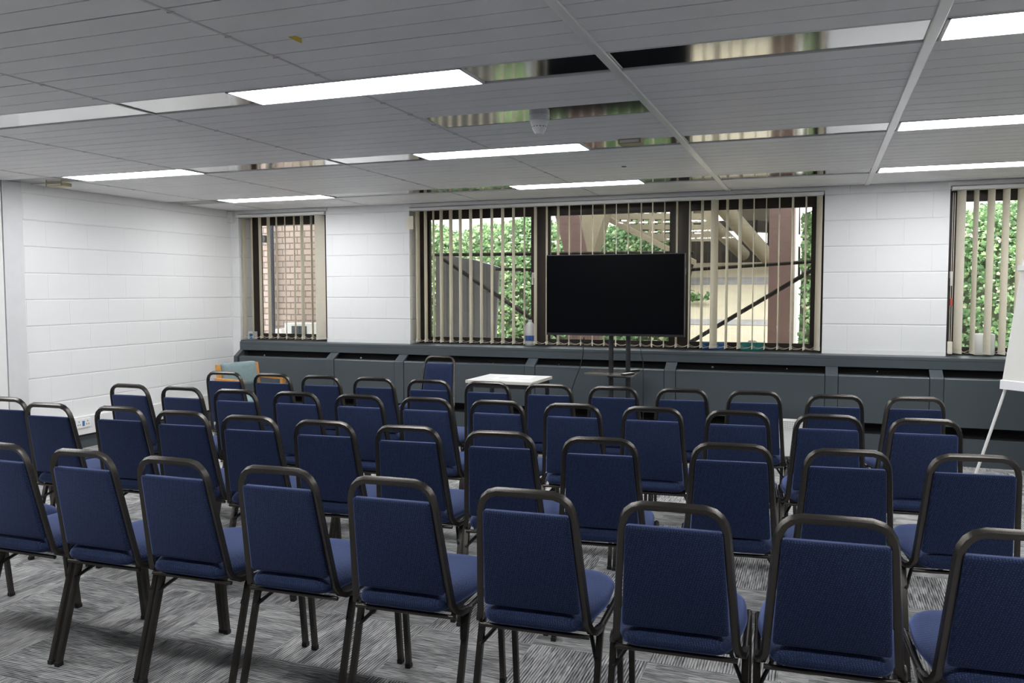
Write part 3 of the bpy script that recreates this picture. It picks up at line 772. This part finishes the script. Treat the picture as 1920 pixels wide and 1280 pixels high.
tag(obj('wall_charger_box', abox(q.x-.085, q.x+.085, YF-.09, YF-.012, ZS, at(1845, 625, YF-.05).z, bev=.02), M_plastic, None, True, 30), 'rounded white plastic box on the sill behind the flip chart', 'box')
a, b = at(463, 632, 8.45), at(480, 632, 8.45)
cbx = thing('small_carton', 'small white and blue carton on the sill in the narrow window', 'carton', ((a.x+b.x)/2, 8.45, ZS))
hw = (b.x-a.x)/2
obj('body', abox(-hw, hw, -.03, .03, 0, .095, bev=.002), M_plastic, cbx); obj('printed_panel', abox(-hw*.1, hw*.95, -.0315, -.0295, .006, .07), M_blue, cbx)
tp = abox(at(762, 425, D-.004).x-.0, at(775, 425, D-.004).x, D-.006, D-.001, at(770, 430, D).z, at(770, 405, D).z)
tag(obj('masking_tape', tp, M_blind), 'scrap of cream tape on the wall beside the wide window', 'tape')

# ------------------------------------------------------------------ outside
struct('shade_eave', abox(-5.6, XR+.3, D+WT, D+WT+1.0, 2.75, 2.95), M_far)  # unseen eave added to keep the sun out of the room
struct('ground', abox(-30, 30, D+WT, 45, -.35, -.25), M_ground)
# ivy-covered bank
def bank(x, v):                     # v 0 bottom .. 1 top
    prof = [(11.95, -.25), (12.9, .60), (13.8, 1.80), (14.4, 2.52), (15.1, 2.72)]
    t = v*(len(prof)-1); i = min(int(t), len(prof)-2); f = t-i
    y = prof[i][0]*(1-f)+prof[i+1][0]*f; z = prof[i][1]*(1-f)+prof[i+1][1]*f
    return Vector((x, y+.12*math.sin(x*1.7)+.08*math.sin(x*4.1+v*5), z+.10*math.sin(x*2.3+1)+.05*math.sin(x*5.9)))
IV = [(-9.5, -2.22), (at(1497, 500, 12.2).x, 5.5)]      # the bank is cut by the paved slope
bm = B()
for u0, u1 in IV:
    G = [[bm.verts.new(bank(u0+(u1-u0)*i/30, k/12)-Vector((0, -.05, .05))) for k in range(13)] for i in range(31)]
    for i in range(30):
        for k in range(12): bm.faces.new((G[i][k], G[i+1][k], G[i+1][k+1], G[i][k+1]))
struct('hill', bm, M_soil)
def leaves(name, pts, size, label, kind):
    V = []; Fc = []; T = []
    for p, n0 in pts:
        s = size*random.uniform(.6, 1.25)
        n = (n0+Vector((random.gauss(0, .45), random.gauss(0, .45), random.gauss(0, .45)))).normalized()
        a = n.orthogonal().normalized(); a = Matrix.Rotation(random.uniform(0, 2*PI), 3, n) @ a; b = n.cross(a)
        i = len(V); fold = n*(-.18*s)
        shp = [(0, -.5), (.42, -.28), (.5, .1), (.12, .18), (0, .62), (-.12, .18), (-.5, .1), (-.42, -.28)]
        for (u, v) in shp: V.append(p+a*(u*s)+b*(v*s)+fold*abs(u)*2)
        Fc += [(i, i+1, i+2, i+3, i+4), (i, i+4, i+5, i+6, i+7)]
        tone = min(1, max(0, random.gauss(.45, .22))); T += [tone, tone]
    me = bpy.data.meshes.new(name); me.from_pydata([tuple(v) for v in V], [], Fc)
    at_ = me.attributes.new('tone', 'FLOAT', 'FACE'); at_.data.foreach_set('value', T)
    me.materials.append(M_leaf)
    o = bpy.data.objects.new(name, me); C.objects.link(o); tag(o, label, 'ivy' if kind else 'plant', None, kind)
    return o
P = []
for _ in range(46000):
    u0, u1 = IV[0] if random.random() < .62 else IV[1]
    x = random.uniform(u0, u1); v = random.random()**.9
    p = bank(x, v); n = Vector((0, -.85, .55))
    P.append((p+n*random.uniform(0, .16)+Vector((0, 0, random.uniform(-.03, .03))), n))
leaves('ivy', P, .072, 'dense green ivy covering the bank outside the windows', 'stuff')
# pale wall far behind the ivy
tag(obj('far_building', abox(-18, 6.5, 24, 24.5, -.3, 6.5), M_far), 'pale washed-out wall standing far behind the ivy bank', 'building')
# brick wing seen through the narrow window
bw = thing('brick_building', 'buff pink brick building close outside the narrow window', 'building', (0, 9.5, 0))
x_p = at(510, 500, 9.5).x
obj('wall', abox(x_p, -5.72, 0, .3, -.3, 4.5), M_brick, bw)
obj('return_wall', abox(x_p-2.4, x_p, .22, .5, -.3, 4.5), M_brick, bw)
pi_ = at(509, 500, 9.42)
tag(obj('mullion', tube(B(), [(pi_.x, 9.42, -.25), (pi_.x, 9.42, 4.4)], .038, 12), M_mullion, None, True), 'slate blue drainpipe before the brick corner, standing in for the casement upright', 'mullion')  # upright tube stands in for the narrow window's casement mullion
q = at(497, 448, 9.66)
tag(obj('bulkhead_lamp', cyl(B(), (q.x, q.y-.07, q.z), .05, .12, 16, .05, 'y'), M_under, None, True), 'small dark round lamp on the recessed brick wall', 'lamp')
a, b = at(539, 605, 9.15), at(640, 645, 9.15)
au = thing('outdoor_unit', 'white air conditioning unit with dark grille outside the narrow window', 'air conditioner', ((a.x+b.x)/2, 9.2, 0))
hw = (b.x-a.x)/2
obj('casing', abox(-hw, hw, -.12, .2, .55, a.z, bev=.008), M_plastic, au)
g0, g1 = at(547, 612, 9.08).x-(a.x+b.x)/2, at(575, 612, 9.08).x-(a.x+b.x)/2
bm = B(); box(bm, g0, g1, -.126, -.119, at(560, 636, 9.08).z, at(560, 611, 9.08).z)
for k in range(3): xx = g0+(g1-g0)*(k+.5)/3; box(bm, xx-.004, xx+.004, -.131, -.12, at(560, 636, 9.08).z, at(560, 611, 9.08).z)
obj('grille', bm, M_grille, au)
obj('bracket', abox(-hw, hw, -.05, .28, .48, .55), M_lframe, au)
for s_ in (-1, 1): obj('leg', abox(s_*hw*.8-.03, s_*hw*.8+.03, -.03, .25, -.25, .48), M_lframe, au)
q = at(521, 627, 9.3)
iso = thing('isolator_switch', 'white isolator box with red knob beside the air conditioning unit', 'switch', (q.x, 9.3, q.z))
obj('body', abox(-.04, .05, 0, .19, -.08, .075, bev=.004), M_plastic, iso); obj('knob', cyl(B(), (.01, -.03, -.01), .03, .032, 14, axis='y'), M_red, iso, True)

# grey board screen with its rails
Ys = 10.3
sc = thing('board_screen', 'grey vertical board screen with sloping top outside the wide window', 'screen', (0, Ys, 0))
def L(px, py, Y=Ys, o=None): p = at(px, py, Y); return Vector((p.x, p.y-(Ys if o is None else o), p.z))
bm = slab(B(), [L(817, 476), L(850, 480), L(890, 487), L(936, 501), L(920, 800), L(817, 800)], (0, .05, 0))
obj('boards', bm, M_screen, sc)
bm = B()
for k in range(9):
    px = 824+12.5*k; zt = L(px, 478+max(0, (px-830)*.2)).z-.03; xx = L(px, 500).x
    box(bm, xx-.010, xx+.010, -.012, .002, -.1, zt)
obj('batten', bm, M_screen, sc)
def rail(name, p0, p1, r, lab, Y):
    a, b = at(*p0, Y), at(*p1, Y)
    bm = tube(B(), [a, b], r, 8, .9)
    tag(obj(name, bm, M_rail), lab, 'rail'); return a, b
rail('handrail', (812, 477.5), (1300, 473.5), .022, 'dark level top rail outside, passing behind the top of the television', 10.15)
rail('handrail', (930, 504.5), (1010, 505.5), .020, 'short dark level rail meeting the edge of the grey screen', 10.18)
rail('handrail', (826, 482), (1060, 640), .024, 'dark diagonal rail falling across the grey screen', 10.05)
rail('handrail', (1285, 506), (1545, 489), .020, 'dark rail rising gently across the paved slope', 10.15)
rail('handrail', (1288, 645), (1545, 493), .024, 'dark diagonal brace rising across the paved slope', 10.05)
# leaning concrete pier (two faces) and slotted bridge parapet
Yp = 11.2
pr = thing('concrete_pier', 'leaning purple brown and beige concrete pier outside the middle pane', 'pier', (0, Yp, 0))
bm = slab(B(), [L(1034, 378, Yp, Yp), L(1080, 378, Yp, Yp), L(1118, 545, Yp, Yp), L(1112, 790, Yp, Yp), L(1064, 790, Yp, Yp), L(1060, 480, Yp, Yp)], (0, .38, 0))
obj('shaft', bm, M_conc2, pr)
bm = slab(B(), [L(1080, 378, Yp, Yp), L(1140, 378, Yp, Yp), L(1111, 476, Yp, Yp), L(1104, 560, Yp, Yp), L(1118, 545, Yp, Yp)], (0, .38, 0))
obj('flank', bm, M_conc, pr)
Yq = 11.9
fb = thing('footbridge', 'beige slotted concrete footbridge passing overhead outside the window', 'footbridge', (0, Yq, 0))
bm = B()
def quad(ps): slab(bm, [L(x, y, Yq, Yq) for x, y in ps], (0, .10, 0))
def band(px0, px1, y0, y1): quad([(px0, y0), (px1, y0), (px1, y1), (px0, y1)])
# slotted parapet: strips of concrete between openings, lower edge falling to the right
cols = [(1102, 1111), (1122, 1132), (1142, 1153), (1162, 1175), (1183, 1196), (1205, 1217), (1228, 1240), (1247, 1262), (1276, 1290), (1300, 1318)]
rowsY = [(391, 394.5), (396, 400), (411, 414.5), (418, 421), (430, 433), (435, 438), (449, 452), (457, 460)]
def low(px): return 402+(px-1126)*.53 if px > 1126 else 402
xs = sorted({1078, 1338}.union({v for c in cols for v in c}))
for a, b in zip(xs, xs[1:]):
    hole = (a, b) in cols; yl = min(low((a+b)/2), 452)
    y = 366
    if hole:
        for (r0, r1) in rowsY:
            if r1 > yl-10 or (r0 > 405 and a < 1155): continue
            band(a, b, y, r0); y = r1
    quad([(a, y), (b, y), (b, min(low(b), 452)), (a, min(low(a), 452))])
obj('parapet', bm, M_conc, fb)
bm = slab(B(), [L(1126, 398, Yq-.25, Yq), L(1300, 486, Yq-.25, Yq), L(1300, 496, Yq-.25, Yq), L(1122, 407, Yq-.25, Yq)], (0, .3, 0))
obj('edge_beam', bm, M_conc, fb)
# under the bridge on the right: shaded back wall, dark posts, beams, column, paved slope
Yd = 15.5
us = thing('undercroft', 'shaded brown undercroft beneath the footbridge', 'undercroft', (0, Yd, 0))
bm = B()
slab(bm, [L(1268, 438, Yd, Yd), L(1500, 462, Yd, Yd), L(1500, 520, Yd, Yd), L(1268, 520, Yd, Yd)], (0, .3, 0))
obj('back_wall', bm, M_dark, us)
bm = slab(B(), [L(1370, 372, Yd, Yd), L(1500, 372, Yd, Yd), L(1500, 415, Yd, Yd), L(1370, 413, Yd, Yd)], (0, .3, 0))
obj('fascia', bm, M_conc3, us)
xa_, xb_ = at(1258, 500, 12.3).x, at(1500, 500, 15).x+1.2
obj('shade_deck', abox(xa_-1.2, xb_, 12.25-Yd, 17-Yd, 3.75, 3.95), M_conc, us)  # unseen slab added overhead to shade the undercroft
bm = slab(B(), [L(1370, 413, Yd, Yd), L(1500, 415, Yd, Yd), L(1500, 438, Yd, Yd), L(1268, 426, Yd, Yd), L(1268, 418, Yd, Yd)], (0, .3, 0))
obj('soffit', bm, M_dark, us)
for (px, py0, py1, w) in ((1419, 412, 482, 3.), (1441, 418, 490, 3.), (1396, 460, 482, 2.)):
    a, b = L(px, py0, Yd-.4, Yd), L(px, py1, Yd-.4, Yd); hw = w*Yd/F/2
    obj('post', box(B(), a.x-hw, a.x+hw, a.y, a.y+.06, b.z, a.z), M_rail, us)
for k, (p0, p1, Yv) in enumerate((((1292, 378), (1395, 478), 13.2), ((1345, 376), (1445, 488), 12.8))):
    a, b = at(*p0, Yv), at(*p1, Yv+1.6)
    tag(obj('raking_beam', tube(B(), [a, b], .125 if k else .105, 14), M_conc, None, True), ('round concrete raking beam nearer the brown column' if k else 'round concrete raking beam nearer the television'), 'beam', 'raking beams under the footbridge')
Yc = 11.0
a, b = at(1441, 500, Yc), at(1488, 500, Yc)
tag(obj('brown_column', abox(a.x, b.x, Yc, Yc+.5, -.3, 3.6, bev=.02), M_conc2), 'square purple brown concrete column outside the wide window', 'column')
a, b = at(1489, 500, Yc+.55), at(1496, 500, Yc+.55)
tag(obj('white_post', abox(a.x, b.x, Yc+.55, Yc+.61, -.3, 3.6), M_white), 'slim white post beside the brown column', 'post')
# paved slope with nosing bands
def sl(t):                          # profile of the paved slope, t 0..1 (near to far)
    y = 9.6+5.6*t; return y, -.05+2.05*t
xL_, xR_ = at(1268, 600, 9.6).x-.2, at(1446, 600, 10.9).x-.06
bm = B()
for k in range(4):
    y0, z0 = sl(k/4); y1, z1 = sl((k+1)/4)
    slab(bm, [(xL_-.40*k/4, y0, z0), (xR_, y0, z0), (xR_, y1, z1), (xL_-.40*(k+1)/4, y1, z1)], (0, 0, -.3))
ps = thing('paved_slope', 'sunlit cream paved slope outside the wide window', 'slope')
obj('paving', bm, M_pave, ps)
for (pyb, w) in ((605, .10), (527, .16)):
    # find where the sight line meets the slope
    best = min((abs(at(1380, pyb, sl(t/200)[0]).z-sl(t/200)[1]), t/200) for t in range(201))[1]
    y0, z0 = sl(best); g = 2.05/5.6
    obj('nosing', slab(B(), [(xL_-.40*best, y0-w, z0-w*g+.004), (xR_, y0-w, z0-w*g+.004), (xR_, y0+w, z0+w*g+.004), (xL_-.40*best, y0+w, z0+w*g+.004)], (0, 0, .006)), M_band, ps)
best = min((abs(at(1300, 572, sl(t/200)[0]).z-sl(t/200)[1]), t/200) for t in range(201))[1]
y0, z0 = sl(best); q = at(1302, 572, y0)
leaves('weed_tuft', [(Vector((q.x+random.gauss(0, .08), y0+random.gauss(0, .05)-.05, z0+.08+abs(random.gauss(0, .06)))), Vector((0, -.5, .8))) for _ in range(90)], .09, 'small green weed growing on the paved slope', None)
